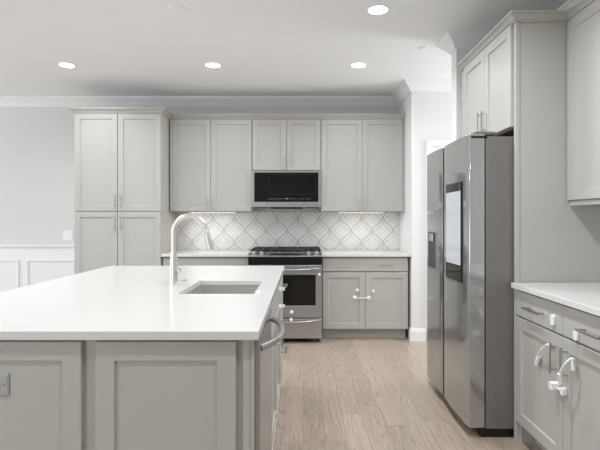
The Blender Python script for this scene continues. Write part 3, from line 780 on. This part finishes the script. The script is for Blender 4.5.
# right base cabinet locks
for yc, zc, lab in ((2.268, 0.782, 'white oblong lock tab on the far drawer of the right base cabinet'), (2.075, 0.758, 'white oblong lock tab on the near drawer of the right base cabinet')):
    tag(obj('lock_tab', MB().rbox(BF - 0.011, BF - 0.0002, yc - 0.0155, yc + 0.0155, zc - 0.026, zc + 0.026, 0.012, 'x'), 'white_plastic', None, 0.002), lab, 'child lock', 'lock tabs on the right base cabinet drawers')
def side_px(x, X):   # depth at which the plane X shows at image column x
    return X * 470 / (x - 303)
def strap_pts(list_px, Xs):
    out = []
    for (x, y), X in zip(list_px, Xs):
        D = side_px(x, X); out.append((X, D, CAM_Z - (y - 219.5) * D / 470))
    return out
def smooth_pts(p, n=6):
    p = [Vector(q) for q in p]; q = [p[0]] + p + [p[-1]]; out = []
    for i in range(1, len(q) - 2):
        for k in range(n):
            t = k / n; a, b, c, d_ = q[i-1], q[i], q[i+1], q[i+2]
            out.append(0.5 * ((2*b) + (c - a) * t + (2*a - 5*b + 4*c - d_) * t*t + (3*b - a - 3*c + d_) * t**3))
    out.append(p[-1]); return out
# loose strap by the far door's handle
pA = smooth_pts(strap_pts([(549.6, 352), (549.3, 345.5), (546.5, 345.2), (541.5, 350), (538.2, 357)], [1.200, 1.192, 1.186, 1.192, 1.204]))
la = thing('door_strap_lock', 'loose white strap lock curling down the far door of the right base cabinet', 'child lock', pA[0])
obj('strap', MB().tube(pA, 0.0058, 10), 'white_plastic', la, smooth=True)
q = Vector(pA[-1])
obj('clip', MB().tube([q + Vector((0.002, -0.006, 0.006)), q + Vector((0.002, 0.006, -0.012)), q + Vector((0.003, 0.022, -0.044))], [0.009, 0.0115, 0.0105], 12), 'white_plastic', la, smooth=True)
# second strap, with its buckle
pB = smooth_pts(strap_pts([(574.4, 362), (573.6, 359.3), (570.5, 359.4), (565.5, 363.5), (561.5, 370), (558.5, 379)], [1.202, 1.190, 1.178, 1.164, 1.160, 1.164]))
lb = thing('door_strap_lock', 'white strap lock with a square buckle across the near door of the right base cabinet', 'child lock', pB[0])
obj('strap', MB().tube(pB, 0.0058, 10), 'white_plastic', lb, smooth=True)
q0 = Vector(strap_pts([(574.6, 365.5)], [1.211])[0])
obj('pad', MB().rbox(BF - 0.012, BF - 0.0002, q0.y - 0.0105, q0.y + 0.0105, q0.z - 0.026, q0.z + 0.024, 0.008, 'x'), 'white_plastic', lb, 0.002)
q1 = Vector(strap_pts([(559.3, 376)], [1.160])[0])
obj('clip', MB().tube([q1 + Vector((0, -0.003, 0.012)), q1 + Vector((0.012, 0.007, -0.034))], [0.0105, 0.0115], 12), 'white_plastic', lb, smooth=True)
q2 = Vector(strap_pts([(555.6, 386)], [1.196])[0])
obj('buckle', MB().rbox(1.170, 1.2105, q2.y - 0.018, q2.y + 0.018, q2.z - 0.017, q2.z + 0.019, 0.006, 'x'), 'white_plastic', lb, 0.002)
q3 = Vector(strap_pts([(563.3, 391.5)], [1.2])[0])
obj('anchor', MB().rbox(1.19, 1.2105, q3.y - 0.015, q3.y + 0.015, q3.z - 0.017, q3.z + 0.017, 0.009, 'x'), 'white_plastic', lb, 0.002)
obj('link', MB().cyl((1.197, q2.y, q2.z - 0.008), (1.197, q3.y, q3.z + 0.004), 0.006, 10), 'white_plastic', lb)

# island latches
for yc, zc, lab in ((3.05, 0.812, 'white latch high on the side of the island, nearest the range'), (3.05, 0.70, 'white latch below the top one on the side of the island')):
    lt = MB().rbox(IF + 0.0003, IF + 0.010, yc - 0.04, yc + 0.04, zc - 0.012, zc + 0.012, 0.006, 'x')
    lt.box(IF + 0.010, IF + 0.036, yc + 0.018, yc + 0.036, zc - 0.010, zc + 0.010)
    tag(obj('cabinet_latch', lt, 'white_plastic', None, 0.002), lab, 'child lock', 'white latches on the side of the island')
tag(obj('sink_clip', MB().rbox(-0.234, -0.206, 2.285, 2.325, CT1, CT1 + 0.007, 0.008, 'z'), 'white_plastic', None, 0.002), 'small white clip on the island countertop at the right of the sink', 'clip')

# ------------------------------------------------------------------ ceiling fittings
def downlight(x, y, label):
    t = thing('downlight', label, 'ceiling light', (x, y, ZC), 'round recessed downlights in the white ceiling')
    r = 0.078
    obj('trim_ring', MB().ring_strip([[(x + a * math.cos(2*math.pi*k/32), y + a * math.sin(2*math.pi*k/32), ZC - h) for k in range(32)] for a, h in ((r, 0.0002), (r, 0.003), (r - 0.006, 0.006), (r - 0.014, 0.004), (r - 0.014, 0.0002))], cap=False, closed=True), 'trim', t, smooth=True)
    obj('lens', MB().lathe((x, y, ZC - 0.0035), (0, 0, 1), [(r - 0.0145, 0), (r - 0.0145, 0.003)], 32), 'lamp', t)
    l = bpy.data.lights.new('downlight_glow', 'AREA'); l.shape = 'DISK'; l.size = 0.12; l.energy = P_ROW if y > 4 else P_MID if y > 3 else P_DOWN if y > 2 else P_BACK; l.color = (0.90, 0.95, 1); l.spread = math.radians(150)
    lo = bpy.data.objects.new('downlight_glow', l); COL.objects.link(lo); lo.parent = t; lo.location = (0, 0, -0.012)
for x, y, lab in ((-2.19, 4.36, 'recessed downlight at the far left of the ceiling, above the pantry'),
                  (-0.835, 4.36, 'middle recessed downlight of the row in front of the wall cabinets'),
                  (0.515, 4.36, 'rightmost recessed downlight of the row in front of the wall cabinets'),
                  (0.513, 3.21, 'largest recessed downlight, nearest the viewer at the top of the ceiling'),
                  (0.513, 2.06, 'added recessed downlight above the aisle, out of the picture above its top edge'),  # this and the following downlights are unseen, added to brighten the room
                  (-2.19, 3.21, 'added recessed downlight left of the island, out of the picture past its left edge'),
                  (-2.19, 2.06, 'added recessed downlight left of the island, second from the pantry, out of the picture'),
                  (0.513, 0.6, 'added, unseen recessed downlight behind the viewer, near the right wall'),
                  (-2.19, 0.6, 'added, unseen recessed downlight behind the viewer, on the dining side')):
    downlight(x, y, lab)
def disc(x, y, r, label, nm='sprinkler_cover', cat='ceiling cover'):
    tag(obj(nm, MB().lathe((x, y, ZC - 0.0002), (0, 0, -1), [(r, 0), (r, 0.004), (r * 0.85, 0.007), (r * 0.1, 0.008)], 28), 'ceiling', smooth=True), label, cat)
disc(-1.536, 3.90, 0.04, 'small white sprinkler cover on the ceiling above the island, left side')
disc(1.0, 3.93, 0.04, 'small white sprinkler cover on the ceiling near the white passage wall')
disc(-0.857, 3.20, 0.066, 'flat white blank cover on the ceiling over the middle of the island', 'ceiling_cover')
